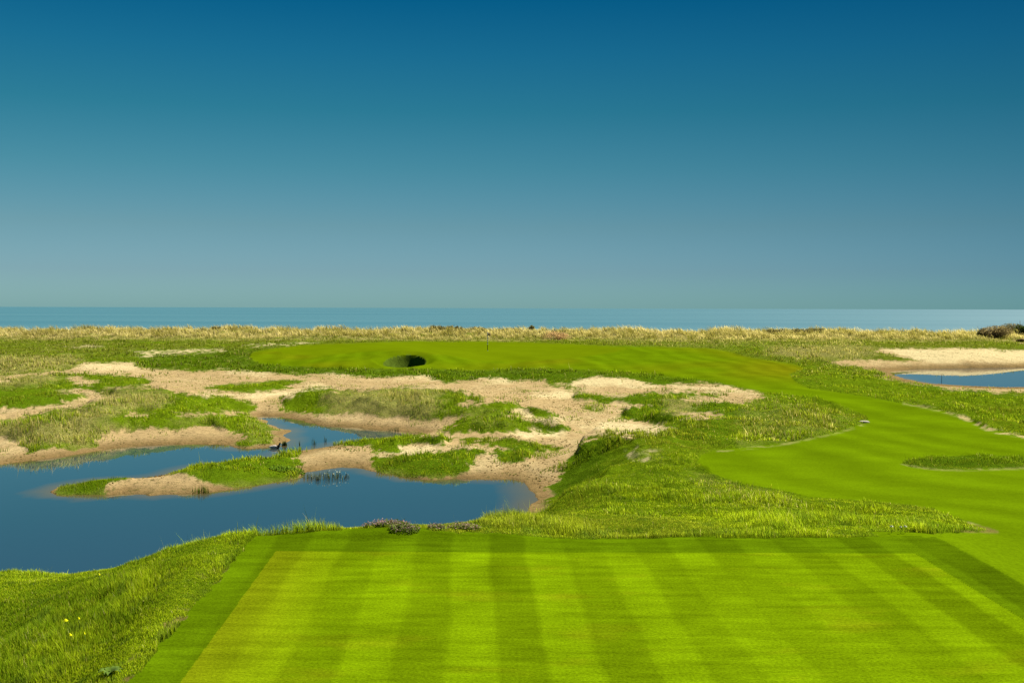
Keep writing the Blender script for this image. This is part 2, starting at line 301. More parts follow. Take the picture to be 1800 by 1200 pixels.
class NT:
    def __init__(s, name):
        s.m = bpy.data.materials.new(name); s.m.use_nodes = True; s.t = s.m.node_tree; s.t.nodes.clear()
        s.out = s.t.nodes.new('ShaderNodeOutputMaterial')
    def n(s, typ, ins=None, **kw):
        nd = s.t.nodes.new(typ)
        for k, v in kw.items(): setattr(nd, k, v)
        for k, v in (ins or {}).items():
            if isinstance(v, bpy.types.NodeSocket): s.t.links.new(v, nd.inputs[k])
            else: nd.inputs[k].default_value = v
        return nd
    def math(s, op, a, b=0.0, c=0.0, clamp=False):
        nd = s.t.nodes.new('ShaderNodeMath'); nd.operation = op; nd.use_clamp = clamp
        for i, v in enumerate((a, b, c)):
            if isinstance(v, bpy.types.NodeSocket): s.t.links.new(v, nd.inputs[i])
            else: nd.inputs[i].default_value = v
        return nd.outputs[0]
    def mix(s, f, a, b, blend='MIX'):
        nd = s.t.nodes.new('ShaderNodeMix'); nd.data_type = 'RGBA'; nd.blend_type = blend
        for k, v in ((0, f), (6, a), (7, b)):
            if isinstance(v, bpy.types.NodeSocket): s.t.links.new(v, nd.inputs[k])
            else: nd.inputs[k].default_value = v
        return nd.outputs[2]
    def noise(s, vec, scale, detail=4, rough=0.55, dist=0):
        nd = s.n('ShaderNodeTexNoise', {'Scale': scale, 'Detail': detail, 'Roughness': rough, 'Distortion': dist})
        s.t.links.new(vec, nd.inputs['Vector']); return nd.outputs['Fac']
    def maprange(s, v, a, b, c, d):
        nd = s.n('ShaderNodeMapRange', {'From Min': a, 'From Max': b, 'To Min': c, 'To Max': d}); s.t.links.new(v, nd.inputs[0]); return nd.outputs[0]
    def pos(s, scale=(1, 1, 1)):
        g = s.n('ShaderNodeNewGeometry'); m = s.n('ShaderNodeMapping'); m.inputs['Scale'].default_value = scale
        s.t.links.new(g.outputs['Position'], m.inputs['Vector']); return m.outputs['Vector']
    def bump(s, h, strength, dist=0.02):
        b = s.n('ShaderNodeBump', {'Strength': strength, 'Distance': dist}); s.t.links.new(h, b.inputs['Height']); return b.outputs['Normal']
    def done(s, bsdf): s.t.links.new(bsdf, s.out.inputs['Surface']); return s.m
def simple(name, col, rough=0.7, var=0.25, scale=8.0, bump=0.2):
    t = NT(name); f = t.noise(t.pos(), scale)
    c = t.mix(f, tuple(x * (1 - var) for x in col) + (1,), tuple(min(1, x * (1 + var)) for x in col) + (1,))
    b = t.n('ShaderNodeBsdfPrincipled', {'Base Color': c, 'Roughness': rough, 'Normal': t.bump(f, bump)})
    b.inputs['Specular IOR Level'].default_value = 0.3
    return t.done(b.outputs[0])

# ------------------------------------------------------------------ palette (albedo)
c_rough = np.array([0.085, 0.135, 0.003]); c_lush = np.array([0.055, 0.105, 0.003]); c_straw = np.array([0.33, 0.27, 0.095])
c_olive = np.array([0.100, 0.118, 0.010]); c_soil = np.array([0.17, 0.125, 0.04])
c_sand = np.array([0.360, 0.258, 0.118]); c_pale = np.array([0.52, 0.425, 0.215]); c_wet = np.array([0.150, 0.095, 0.033])
c_mown = np.array([0.082, 0.136, 0.001]); c_green = np.array([0.094, 0.136, 0.001]); c_yel = np.array([0.122, 0.112, 0.002])
c_tee = np.array([0.108, 0.174, 0.001]); c_collar = np.array([0.068, 0.118, 0.001])
def lerp(a, b, t): return a * (1 - t[..., None]) + b * t[..., None]

# ------------------------------------------------------------------ terrain sheet
us = np.concatenate([np.linspace(-0.95, -0.5, 120, endpoint=False), np.linspace(-0.5, 0.5, 1150), np.linspace(0.5, 0.95, 121)[1:]])
vs = np.concatenate([np.geomspace(1.5, 9.0, 60, endpoint=False), np.geomspace(9.0, 150.0, 640, endpoint=False), np.geomspace(150.0, 262.0, 170)])
NU, NV = len(us), len(vs)
GY, GU = np.meshgrid(vs, us, indexing='ij'); GX = GU * GY
GZ = height(GX, GY)
PX, PY = project(GX, GY, GZ)
dist_px = 900.0 / GY
jx = (fbm(GX * 1.1, GY * 0.6, 1, 4) - 0.5); jy = (fbm(GX * 1.1 + 40, GY * 0.6, 2, 4) - 0.5)
jit = np.clip(2000.0 / GY, 3, 34)
kx = fbm(GX * 4.2, GY * 2.2, 6, 3) - .5; ky = fbm(GX * 4.2 + 9, GY * 2.2, 9, 3) - .5
QX = PX + jx * jit * 1.3 + kx * jit * .9; QY = PY + jy * jit * 0.5 + ky * jit * .35
M_sand = sample(sand_l, QX, QY); M_pale = sample(pale_l, QX, QY); M_straw = sample(straw_l, QX, QY); M_dark = sample(dark_l, QX, QY)
M_bare = sample(bare_l, QX, QY); M_dirt = sample(dirt_l, PX + jx * 5, PY + jy * 3)
M_mown = sample(mown_l, PX + jx * jit * .05, PY + jy * jit * .03); M_green = sample(green_l, PX, PY)
TSD = tee_sd(GX, GY); SD1 = pond_sd(PW, GX.ravel(), GY.ravel()).reshape(GX.shape); SD2 = pond_sd(PW2, GX.ravel(), GY.ravel()).reshape(GX.shape)
BE = np.hypot((GX - BX) / 2.25, (GY - BY) / 4.2)
near = GY < 38
M_sand = np.where(near, M_sand * 0, M_sand)
M_sand = np.maximum(M_sand, sstep(0.9, 0.3, SD2) * 1.0)
islet = (GX < -5) & (GY > 40) & (GY < 60)
shore = sstep(0.75, 0.1, np.minimum(SD1, SD2) + (fbm(GX * 1.5, GY, 5, 3) - .5) * 1.2) * (1 - .9 * sample(turf_l, PX, PY))
M_sand = np.where(near, M_sand, np.maximum(M_sand, shore * 0.85))
M_mown = M_mown * (GY > 10) * (TSD > 0); M_mown = np.where((GY < 20) & (GX < 4), 0, M_mown)
SS = tee_s(GX, GY); jc = (fbm(GX * 5, GY * 5, 3, 3) - .5) * .22
collar = (TSD > 0) & (SS > -.47 + jc * .6) & (SS < TW + .75 + jc * .3) & (GY < TFAR + 1.25 + jc * 2)
M_mown = np.where(collar, 1, M_mown)
M_mown = np.where((SS > TW - .1) & (GY < 17.6) & (TSD > 0), 1, M_mown)
teem = TSD <= 0
M_sand = M_sand * (1 - M_mown); 
dune = sstep(168, 182, GY)
n1 = fbm(GX * 0.25, GY * 0.12, 3, 4); n2 = fbm(GX * 1.3, GY * 0.8, 7, 4); n3 = fbm(GX * 0.06, GY * 0.04, 8, 3)
col = lerp(c_rough[None, None], c_lush[None, None], sstep(0.35, 0.7, n1) * 0.7)
farg = sstep(90, 140, GY)
col = lerp(col, c_olive, farg * sstep(0.3, 0.7, n1 * .5 + n3 * .5) * 0.75)
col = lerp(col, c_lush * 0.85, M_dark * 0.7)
stw = np.clip(M_straw * (0.5 + 0.9 * n2) + farg * sstep(.52, .7, n2) * .25, 0, 1)
col = lerp(col, c_straw * 0.75, stw * 0.6)
dcol = lerp(c_olive * 1.2, c_straw * 1.0, sstep(0.35, 0.6, n2) * 0.8)
col = lerp(col, dcol, dune * 0.8)
sc = lerp(c_sand[None, None], c_pale[None, None], np.clip(M_pale * 1.1 + (n1 - .5) * 0.9 + (n2 - .5) * .8, 0, 1))
col = lerp(col, c_pale * 0.9, M_bare * sstep(0.35, 0.6, n2) * .85)
col = lerp(col, sc, np.clip(M_sand, 0, 1))
wet = np.maximum(sstep(0.30, 0.04, GZ - WL) * (SD1 < 4) * (SD1 > -3), sstep(0.5, 0.1, GZ - WL2) * (SD2 < 3) * (SD2 > -3))
col = lerp(col, c_wet, wet * M_sand * 0.8)
mc = lerp(c_mown[None, None], c_green[None, None], M_green)
mc = lerp(mc, c_yel, sstep(75, 110, GY) * (1 - M_green) * sstep(.35, .7, n3) * .7)
col = lerp(col, mc, M_mown)
col = np.where(collar[..., None], c_collar, col)
dd = M_dirt * sstep(0.44, 0.6, fbm(GX * 2.2, GY * 1.6, 4, 3) + np.where(GY > 20, .06, .02)) * (1 - teem) * np.where(collar, 0, 1)
col = lerp(col, c_pale * np.array([.62, .62, .5]) * (GY > 20)[..., None] + c_soil * (GY <= 20)[..., None], dd)
band = sstep(-.72, -.60, SS + jc * 1.6) * (SS < -.3) * (GY < 15.5) * sstep(15.5, 13.5, GY); dd = np.maximum(dd, band * sstep(.46, .60, fbm(GX * 3.5, GY * 3, 6, 3)) * np.where(collar, 0, 1) * .8)
col = lerp(col, c_soil, np.where(GY < 16, dd, 0))
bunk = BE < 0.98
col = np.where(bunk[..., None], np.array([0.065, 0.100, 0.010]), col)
col = np.where(teem[..., None], c_tee, col)
apr = (GY > 20) & (GX / GY > 0.3) & (GY < 25)

fidx = (np.arange(NV - 1)[:, None] * NU + np.arange(NU - 1)[None]).ravel()
quads = np.stack([fidx, fidx + 1, fidx + NU + 1, fidx + NU], 1)
fm = lambda A: (0.25 * (A[:-1, :-1] + A[1:, :-1] + A[:-1, 1:] + A[1:, 1:])).ravel()
cls = np.zeros(len(quads), int)                                   # 0 ground
cls[fm(M_sand) > 0.5] = 1
cls[fm(M_mown) > 0.5] = 2
gm = fm(M_green) * (fm(M_mown) > 0.5); cls[gm > 0.5] = 3
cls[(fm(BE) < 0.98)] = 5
cls[fm(TSD) <= 0] = 4
cc = fm(collar.astype(float)) > 0.5; cls[cc & (cls != 4)] = 6
VV = np.stack([GX, GY, GZ], -1).reshape(-1, 3); COL = np.concatenate([col, np.ones(col.shape[:2] + (1,))], -1).reshape(-1, 4)
gy_, gx_ = np.gradient(GZ)
dYr = np.gradient(vs)[:, None]; dXc = np.gradient(us)[None] * GY
dzdx = gx_ / dXc; dzdy = gy_ / dYr - GU * dzdx
NRM = np.stack([-dzdx, -dzdy, np.ones_like(dzdx)], -1); NRM /= np.linalg.norm(NRM, axis=-1, keepdims=True)
NRM = NRM.reshape(-1, 3)

def turf_mat(name, kind):
    t = NT(name)
    a = t.n('ShaderNodeAttribute', attribute_name='albedo').outputs['Color']
    fine = t.noise(t.pos((1, 1, 1)), {'mown': 16, 'tee': 30, 'collar': 30, 'sand': 5, 'rough': 9, 'green': 20}[kind], 6, 0.7)
    mid = t.noise(t.pos((1, .5, 1)), {'mown': 0.5, 'tee': 1.2, 'collar': 1.2, 'sand': 0.9, 'rough': 1.6, 'green': .3}[kind], 5, 0.65)
    v = t.math('ADD', t.maprange(fine, 0.3, 0.7, *{'mown': (-.28, .28), 'tee': (-.40, .40), 'collar': (-.34, .34), 'sand': (-.22, .16), 'rough': (-.4, .4), 'green': (-.10, .10)}[kind]),
               t.maprange(mid, 0.3, 0.7, *{'mown': (.88, 1.12), 'tee': (.86, 1.14), 'collar': (.85, 1.15), 'sand': (.9, 1.1), 'rough': (.75, 1.2), 'green': (.93, 1.07)}[kind]))
    hgt = fine
    if kind in ('tee', 'mown', 'green', 'collar'):
        g = t.n('ShaderNodeNewGeometry').outputs['Position']
        sx = t.n('ShaderNodeSeparateXYZ'); t.t.links.new(g, sx.inputs[0]); x, y = sx.outputs[0], sx.outputs[1]
    if kind in ('tee', 'collar'):
        wob = t.math('MULTIPLY', t.math('SUBTRACT', t.noise(t.pos((.6, .25, 1)), 1.0, 3), .5), .35)
        xl = t.math('MULTIPLY_ADD', y, -.052, float(TEE[0][0] + .052 * TFAR)); wd = t.math('SUBTRACT', float(TEE[1][0]), xl)
        s0 = t.math('MULTIPLY', t.math('DIVIDE', t.math('SUBTRACT', x, xl), wd), 8.94); s = t.math('ADD', s0, wob)
        ph = t.math('COSINE', t.math('MULTIPLY', t.math('SUBTRACT', s, 5.31), 2 * math.pi / 1.03))
        st = t.maprange(ph, -0.25, 0.25, 1.08, 0.74)
        fade = t.maprange(t.noise(t.pos((.35, .12, 1)), 1.0, 2), .38, .62, .35, 1.0)
        st = t.math('ADD', t.math('MULTIPLY', t.math('SUBTRACT', st, 1.0), fade), 1.0)
        rip = t.noise(t.pos((1.0, 4.6, 1)), 1.0, 4, .65)
        rp = t.maprange(rip, .3, .7, .76, 1.24)
        big = t.maprange(t.noise(t.pos((.3, .5, 1)), 1.0, 3), .3, .7, .93, 1.07)
        v = t.math('MULTIPLY', t.math('MULTIPLY', t.math('MULTIPLY', v, st), rp), big)
        wear = t.maprange(t.noise(t.pos((.5, .9, 1)), 1.3, 4), .56, .75, 0, .5)
        left = t.maprange(s, 0, 1.2, .55, 0)
        if kind == 'tee': a = t.mix(t.math('MAXIMUM', wear, left), a, (.150, .155, .003, 1))
    if kind == 'mown':
        sw = t.noise(t.pos((.07, .03, 1)), 1.0, 2)
        band = t.math('SINE', t.math('MULTIPLY', t.math('ADD', x, t.math('ADD', t.math('MULTIPLY', y, 0.10), t.math('MULTIPLY', sw, 8.0))), 2.2))
        v = t.math('MULTIPLY', v, t.maprange(band, -1, 1, .91, 1.09))
        b2 = t.noise(t.pos((.35, .5, 1)), 1.0, 5, .65)
        v = t.math('MULTIPLY', v, t.maprange(b2, .3, .7, .92, 1.08))
    if kind == 'sand':
        sp = t.noise(t.pos((1, .7, 1)), 3.2, 6, .75)
        a = t.mix(t.maprange(sp, .56, .64, 0, .75), a, (.10, .078, .025, 1))
        a = t.mix(t.maprange(t.noise(t.pos((1, .6, 1)), 7, 4, .7), .56, .66, 0, .7), a, (.07, .075, .02, 1))
    col = t.n('ShaderNodeVectorMath', operation='SCALE'); t.t.links.new(a, col.inputs[0]); t.t.links.new(v, col.inputs['Scale'])
    b = t.n('ShaderNodeBsdfPrincipled', {'Base Color': col.outputs[0], 'Roughness': 0.9,
            'Normal': t.bump(fine, {'mown': .25, 'tee': .45, 'collar': .45, 'sand': .5, 'rough': .8, 'green': .12}[kind], {'sand': .14, 'rough': .08}.get(kind, .02))})
    b.inputs['Specular IOR Level'].default_value = 0.0
    return t.done(b.outputs[0])
MT = {k: turf_mat(n, k) for k, n in (('rough', 'rough_ground'), ('sand', 'links_sand'), ('mown', 'mown_turf'), ('green', 'green_turf'), ('tee', 'tee_turf'))}
def sub(name, k, mat):
    q = quads[cls == k]
    idx, inv = np.unique(q.ravel(), return_inverse=True)
    o = mesh_np(name, VV[idx], inv, np.arange(len(q)) * 4, [mat], True, {'albedo': ('FLOAT_COLOR', COL[idx])})
    return tag(o, kind='structure')
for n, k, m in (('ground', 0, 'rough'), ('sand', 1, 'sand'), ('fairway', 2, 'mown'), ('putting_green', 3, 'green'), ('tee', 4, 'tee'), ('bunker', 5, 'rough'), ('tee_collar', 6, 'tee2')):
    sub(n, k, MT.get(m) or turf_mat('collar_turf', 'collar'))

# water
def water_mat(name, deep, shallow, bump, rough, scale, tint=0):
    t = NT(name)
    d = t.n('ShaderNodeAttribute', attribute_name='depth').outputs['Fac']
    c = t.mix(t.maprange(d, 0.0, 1.3, 0, 1), shallow, deep)
    w = t.noise(t.pos((1, .6, 1)), scale, 4, .6)
    b = t.n('ShaderNodeBsdfPrincipled', {'Base Color': c, 'Roughness': rough, 'IOR': 1.33, 'Normal': t.bump(w, bump, .02)})
    return t.done(b.outputs[0])
wm = water_mat('pond_water', (.020, .046, .064, 1), (.10, .07, .02, 1), .035, .015, 2.2)
for nm, SD, wl, P in (('pond', SD1, WL, PW), ('far_pond', SD2, WL2, PW2)):
    q = quads[fm(SD) < 0.6]
    idx, inv = np.unique(q.ravel(), return_inverse=True)
    V = VV[idx].copy(); V[:, 2] = wl
    tag(mesh_np(nm, V, inv, np.arange(len(q)) * 4, [wm], True, {'depth': ('FLOAT', np.clip(-SD.ravel()[idx], 0, 5))}), kind='structure')

# sea: a sheet well below the dunes, out to the horizon
t = NT('sea_water')
n1s = t.noise(t.pos((.0006, .004, 1)), 1.0, 4, .6)
w = t.noise(t.pos((.05, .12, 1)), 1.0, 5, .65)
c = t.mix(t.maprange(n1s, .42, .60, 0, 1), (.052, .150, .180, 1), (.070, .175, .200, 1))
b = t.n('ShaderNodeBsdfPrincipled', {'Base Color': c, 'Roughness': .38, 'IOR': 1.33, 'Normal': t.bump(w, .5, 1.0)})
b.inputs['Specular IOR Level'].default_value = 0.2
sea_m = t.done(b.outputs[0])
S = 40000
o = mesh_py('sea', [(-S, 215, -9), (S, 215, -9), (S, S, -9), (-S, S, -9), (-S, -300, -12), (S, -300, -12), (S, 215, -12.0), (-S, 215, -12.0)], [(0, 1, 2, 3), (4, 5, 6, 7)], sea_m)
tag(o, kind='structure')

# ------------------------------------------------------------------ grass blades
def blade_mat(name, trans=0.35, rough=0.6):
    t = NT(name)
    a = t.n('ShaderNodeAttribute', attribute_name='albedo').outputs['Color']
    gn = t.n('ShaderNodeAttribute', attribute_name='lie').outputs['Vector']
    g = t.n('ShaderNodeNewGeometry').outputs['Normal']
    mx = t.n('ShaderNodeMix', data_type='VECTOR'); mx.inputs[0].default_value = 0.8
    t.t.links.new(g, mx.inputs[4]); t.t.links.new(gn, mx.inputs[5])
    nz = t.n('ShaderNodeVectorMath', operation='NORMALIZE'); t.t.links.new(mx.outputs[1], nz.inputs[0])
    d = t.n('ShaderNodeBsdfDiffuse', {'Color': a, 'Normal': nz.outputs[0]})
    tr = t.n('ShaderNodeBsdfTranslucent', {'Color': t.mix(1.0, a, (1.1, 1.15, .6, 1), 'MULTIPLY')})
    ms = t.n('ShaderNodeMixShader', {0: trans}); t.t.links.new(d.outputs[0], ms.inputs[1]); t.t.links.new(tr.outputs[0], ms.inputs[2])
    return t.done(ms.outputs[0])
GM = blade_mat('grass_blade')
def blades(name, X, Y, Z, H, W, colr, N, lean=0.35, wind=(0.15, 0.0), parent=None, mat=None, tipcol=1.25):
    n = len(X)
    ang = rng.random(n) * 2 * np.pi; la = rng.random(n) * 2 * np.pi; lm = lean * rng.random(n) * H
    dx = np.cos(la) * lm + wind[0] * H; dy = np.sin(la) * lm + wind[1] * H
    wx, wy = np.cos(ang) * W / 2, np.sin(ang) * W / 2
    V = np.empty((n, 5, 3), np.float32); z0 = Z - 0.01
    V[:, 0] = np.stack([X - wx, Y - wy, z0], 1); V[:, 1] = np.stack([X + wx, Y + wy, z0], 1)
    V[:, 2] = np.stack([X + wx * .75 + dx * .35, Y + wy * .75 + dy * .35, Z + H * .55], 1)
    V[:, 3] = np.stack([X - wx * .75 + dx * .35, Y - wy * .75 + dy * .35, Z + H * .55], 1)
    V[:, 4] = np.stack([X + dx, Y + dy, Z + H], 1)
    b = (np.arange(n) * 5)[:, None]
    loops = np.concatenate([b + np.array([0, 1, 2, 3]), b + np.array([3, 2, 4])], 1).ravel()
    starts = ((np.arange(n) * 7)[:, None] + np.array([0, 4])).ravel()
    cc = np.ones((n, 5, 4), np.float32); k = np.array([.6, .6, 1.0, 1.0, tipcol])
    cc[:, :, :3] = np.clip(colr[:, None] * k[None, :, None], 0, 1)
    NN = np.repeat(N[:, None], 5, 1)
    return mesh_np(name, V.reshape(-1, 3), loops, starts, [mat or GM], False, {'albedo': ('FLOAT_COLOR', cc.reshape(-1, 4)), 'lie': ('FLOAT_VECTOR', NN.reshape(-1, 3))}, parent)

fl = lambda A: A.reshape(-1)
fX, fY, fZ, fPX, fPY = map(fl, (GX, GY, GZ, PX, PY))
inv_ = (fPX > -60) & (fPX < 1860) & (fPY < 1260)
wgt = (1 - fl(M_mown)) * (1 - fl(M_sand)) * (~fl(collar)) * ((fl(TSD) > 0)) * (np.minimum(fl(SD1), fl(SD2)) > -0.05) * (fY < 176) * (fY > 9) * inv_
wgt = np.where(fl(BE) < 0.98, 0.0, wgt); wgt *= (1 - fl(M_bare) * .8) * (1 - .75 * fl(dd)); 
wgt = np.where(wgt > 0.45, wgt, 0)
tuf = fbm(fX * 0.55, fY * 0.45, 2, 4)
wgt = np.maximum(wgt, (fl(M_sand) > .5) * (fY > 45) * (fY < 110) * (fPX < 1350) * (np.minimum(fl(SD1), fl(SD2)) > 1.0) * inv_ * sstep(.60, .66, tuf) * (.35 + .4 * (fPX > 900)))
clump = fbm(fX * 0.9, fY * 0.6, 13, 4)
def scatter(w, per, maxn):
    lam = w * per
    k = rng.poisson(lam); idx = np.repeat(np.arange(len(k)), k)
    if len(idx) > maxn: idx = rng.choice(idx, maxn, False)
    j = idx // NU; i = idx % NU
    dy = np.gradient(vs)[j]; dx = (np.gradient(us)[i]) * fY[idx]
    oy = (rng.random(len(idx)) - .5) * dy; ox = (rng.random(len(idx)) - .5) * dx
    X = fX[idx] + ox + GU.reshape(-1)[idx] * oy; Y = fY[idx] + oy
    n = NRM[idx]; Z = fZ[idx] - ((X - fX[idx]) * n[:, 0] + oy * n[:, 1]) / n[:, 2]
    return idx, X, Y, Z
def grass_colour(idx, X, Y):
    n = len(idx); r = rng.random(n)
    a = fbm(X * 0.5, Y * 0.35, 1, 3); b = fbm(X * 2.2, Y * 1.6, 6, 3)
    bright = np.array([0.31, 0.41, 0.010]); deep = np.array([0.17, 0.27, 0.008]); yel = np.array([0.44, 0.43, 0.035])
    c = lerp(bright, deep, sstep(.34, .62, a * .4 + b * .6))
    c = lerp(c, yel, sstep(.55, 1.0, rng.random(n)) * .55)
    big = fbm(X * .16, Y * .11, 10, 3); c = lerp(c, np.array([0.27, 0.255, 0.03]), sstep(.52, .7, big) * .45)
    sm = fbm(X * 5, Y * 4, 8, 2); c = lerp(c, np.array([0.10, 0.17, 0.02]), sstep(.62, .75, sm) * .6)
    c = lerp(c, np.array([0.21, 0.235, 0.022]), sstep(90, 140, Y) * .75)
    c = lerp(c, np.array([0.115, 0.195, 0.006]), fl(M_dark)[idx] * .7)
    ms = fl(M_straw)[idx]
    ps = np.clip(ms * (0.1 + 1.1 * b) + 0.02 + sstep(90, 140, Y) * .12 * (b > .5), 0, .92) * np.where(Y < 30, .45, 1)
    c = np.where((r < ps)[:, None], np.array([0.55, 0.47, 0.17]) * (0.7 + 0.6 * rng.random(n))[:, None], c)
    return c * (0.78 + 0.44 * rng.random(n))[:, None] * (1 + .18 * (Y < 20.5))[:, None], (r < ps)
CL = fl(clump)
# near rough (individual blades), distance bands so that each band keeps a believable blade size
for nm, y0, y1, per, mx, hh, ww in (('rough_grass', 9, 20.5, 2.6, 460000, .075, .0065), ('rough_grass', 20.5, 46, 1.7, 460000, .07, .011), ('rough_grass', 46, 100, 1.1, 420000, .12, .03), ('rough_grass', 100, 176, .9, 200000, .15, .07)):
    w = wgt * ((fY >= y0) & (fY < y1))
    idx, X, Y, Z = scatter(w, per, mx)
    c, st = grass_colour(idx, X, Y)
    H = hh * (0.35 + 1.6 * sstep(.42, .75, CL[idx])) * (0.6 + 0.8 * rng.random(len(idx))) * (1 + .3 * st) * (1 + 0.3 * fl(M_straw)[idx])
    H *= np.where(Y > TFAR + 1.1, np.where(Y < 20.5, 1.15, 1), np.where(fl(TSD)[idx] < 1.4, .65, 1)); H *= np.where(rng.random(len(H)) < .008, 2.1, 1)
    W = ww * (0.7 + 0.6 * rng.random(len(idx))) * np.where(st, .75, 1)
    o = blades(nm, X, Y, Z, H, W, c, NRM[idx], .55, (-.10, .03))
    tag(o, {9: 'bright green unmown rough grass on the bank beside the tee', 20.5: 'tussocky green rough grass between the tee, pond and fairway',
            46: 'grass on hummocks among the sandy waste ground', 100: 'distant olive rough grass around the putting green'}[y0], 'grass', kind='stuff')
w = (fl(M_sand) > .6) * inv_ * (np.minimum(fl(SD1), fl(SD2)) > .4) * (fY > 38) * (fY < 135) * sstep(.42, .62, fbm(fX * .5, fY * .35, 12, 4))
idx, X, Y, Z = scatter(w, .16, 40000); n = len(X)
cd = lerp(np.array([.20, .135, .06]), np.array([.13, .15, .03]), (rng.random(n) < .3).astype(float)) * (.5 + 1.0 * rng.random(n))[:, None]
tag(blades('sand_debris', X, Y, Z, .02 + .035 * rng.random(n), .04 + .07 * rng.random(n), cd, NRM[idx], 2.0, (0, 0)), 'dead stems and driftweed scattered over the sand', 'debris', kind='stuff')
# marram on the dunes
w = (dune * (np.abs(GY - 196) < 26)).reshape(-1) * ((fPX > -80) & (fPX < 1880)) * (0.25 + 0.75 * sstep(178, 188, fY)) * (fl(M_sand) < .5)
idx, X, Y, Z = scatter(w, 1.9, 260000)
cl2 = fbm(X * .35, Y * .3, 5, 3); b2 = fbm(X * 1.1, Y * .7, 9, 3)
n = len(X); c = lerp(np.array([0.74, 0.60, 0.27]), np.array([0.33, 0.28, 0.07]), sstep(.42, .68, cl2 * .5 + b2 * .5))
c = lerp(c, np.array([.20, .225, .03]), sstep(187, 180, Y) * .8)
c = c * (0.7 + .6 * rng.random(n))[:, None]
H = (0.25 + .75 * sstep(.35, .7, b2)) * (.6 + .6 * rng.random(n)) * (0.5 + .5 * sstep(178, 190, Y)); W = .055 * (.6 + .8 * rng.random(n))
tag(blades('marram_grass', X, Y, Z, H, W, c, NRM[idx], .5, (-.35, .0)), 'pale straw marram grass covering the dune ridge before the sea', 'grass', kind='stuff')

# ------------------------------------------------------------------ things
exec_things = True
def cloud(n, rad, flat=0.0):
    v = rng.normal(size=(n, 3)); v /= np.linalg.norm(v, axis=1, keepdims=True)
    r = rng.random(n) ** (1 / 2.2); v = v * r[:, None] * np.array(rad); return v
def leaves(name, P, size, colr, parent, mat=None):
    n = len(P); a = rng.normal(size=(n, 3)); a /= np.linalg.norm(a, axis=1, keepdims=True); b = np.cross(a, rng.normal(size=(n, 3))); b /= np.linalg.norm(b, axis=1, keepdims=True)
    s = (size * (.6 + .8 * rng.random(n)))[:, None]
    V = np.stack([P - a * s, P + b * s * .45, P + a * s, P - b * s * .45], 1)
    loops = np.arange(n * 4); starts = np.arange(n) * 4
    cc = np.ones((n, 4, 4), np.float32); cc[:, :, :3] = np.clip(colr, 0, 1)[:, None]
    N = np.repeat(np.array([[[0., 0., 1.]]]), n, 0).repeat(4, 1)
    return mesh_np(name, V.reshape(-1, 3), loops, starts, [mat or GM], False, {'albedo': ('FLOAT_COLOR', cc.reshape(-1, 4)), 'lie': ('FLOAT_VECTOR', N.reshape(-1, 3))}, parent)
def tube_data(paths, sides=5):
    V, Fc = [], []
    for pts, rad in paths:
        pts = [np.array(p, float) for p in pts]; off = len(V)
        for i, p in enumerate(pts):
            d = pts[min(i + 1, len(pts) - 1)] - pts[max(i - 1, 0)]; d /= (np.linalg.norm(d) + 1e-9)
            a = np.cross(d, (0, 1, 0) if abs(d[1]) < .9 else (1, 0, 0)); a /= np.linalg.norm(a); b = np.cross(d, a)
            for k in range(sides):
                t_ = 2 * math.pi * k / sides; V.append(p + rad[i] * (math.cos(t_) * a + math.sin(t_) * b))
        for i in range(len(pts) - 1):
            for k in range(sides):
                Fc.append((off + i * sides + k, off + i * sides + (k + 1) % sides, off + (i + 1) * sides + (k + 1) % sides, off + (i + 1) * sides + k))
        Fc.append(tuple(off + k for k in range(sides))[::-1]); Fc.append(tuple(off + (len(pts) - 1) * sides + k for k in range(sides)))
    return V, Fc
bark = simple('twig_bark', (.26, .19, .11), .9, .3, 6)
bark_d = simple('dark_twig', (.05, .04, .03), .9, .3, 6)
def stems(name, n, rad, h, r0, mat, parent, spread=1.0, kinks=3):
    paths = []
    for _ in range(n):
        a = rng.random() * 6.28; q = rng.random() ** .6; b0 = np.array([math.cos(a), math.sin(a), 0]) * r0 * .4 + np.array([0, 0, -.08])
        tip = np.array([math.cos(a) * rad[0] * q * spread, math.sin(a) * rad[1] * q * spread, h * (.6 + .45 * rng.random()) * (1 - .25 * q * q)])
        pts = [b0 + (tip - b0) * t_ + rng.normal(size=3) * .04 * h * (0 < t_ < 1) for t_ in np.linspace(0, 1, kinks + 1)]
        paths.append((pts, [r0 * (1 - .75 * t_) for t_ in np.linspace(0, 1, kinks + 1)]))
    V, Fc = tube_data(paths, 4); return mesh_py(name, V, Fc, mat, parent)
def shrub(name, px, py, w, h, ncl, nl, size, colr, label, cat, group=None, twigs=20, dens=1, drop=0.1):
    x, y, z = locate(px, py) if not isinstance(px, tuple) else px
    e = empty(name, (x, y, z - drop), label, cat, group)
    P = []
    for _ in range(ncl):
        a = rng.random() * 6.28; q = rng.random() ** .5
        c0 = np.array([math.cos(a) * w * .36 * q, math.sin(a) * w * .3 * q, h * (.3 + .42 * rng.random()) * (1 - .3 * q)])
        P.append(c0 + cloud(nl // ncl, (w * .2, w * .18, h * .24)))
    P = np.concatenate(P); P = P[P[:, 2] > 0.02]
    c = np.array(colr)[None] * (.55 + .9 * rng.random(len(P)))[:, None]
    leaves('foliage', P, size, c, e)
    stems('stems', twigs, (w * .5, w * .4), h, .02 * h, bark, e)
    return e
def at_far(px, y, dz=0.0):
    a, _ = ray(px, 590); X = a * y; h = height(np.array([X]), np.array([y], float))[0]; return (float(X), float(y), float(h) + dz)

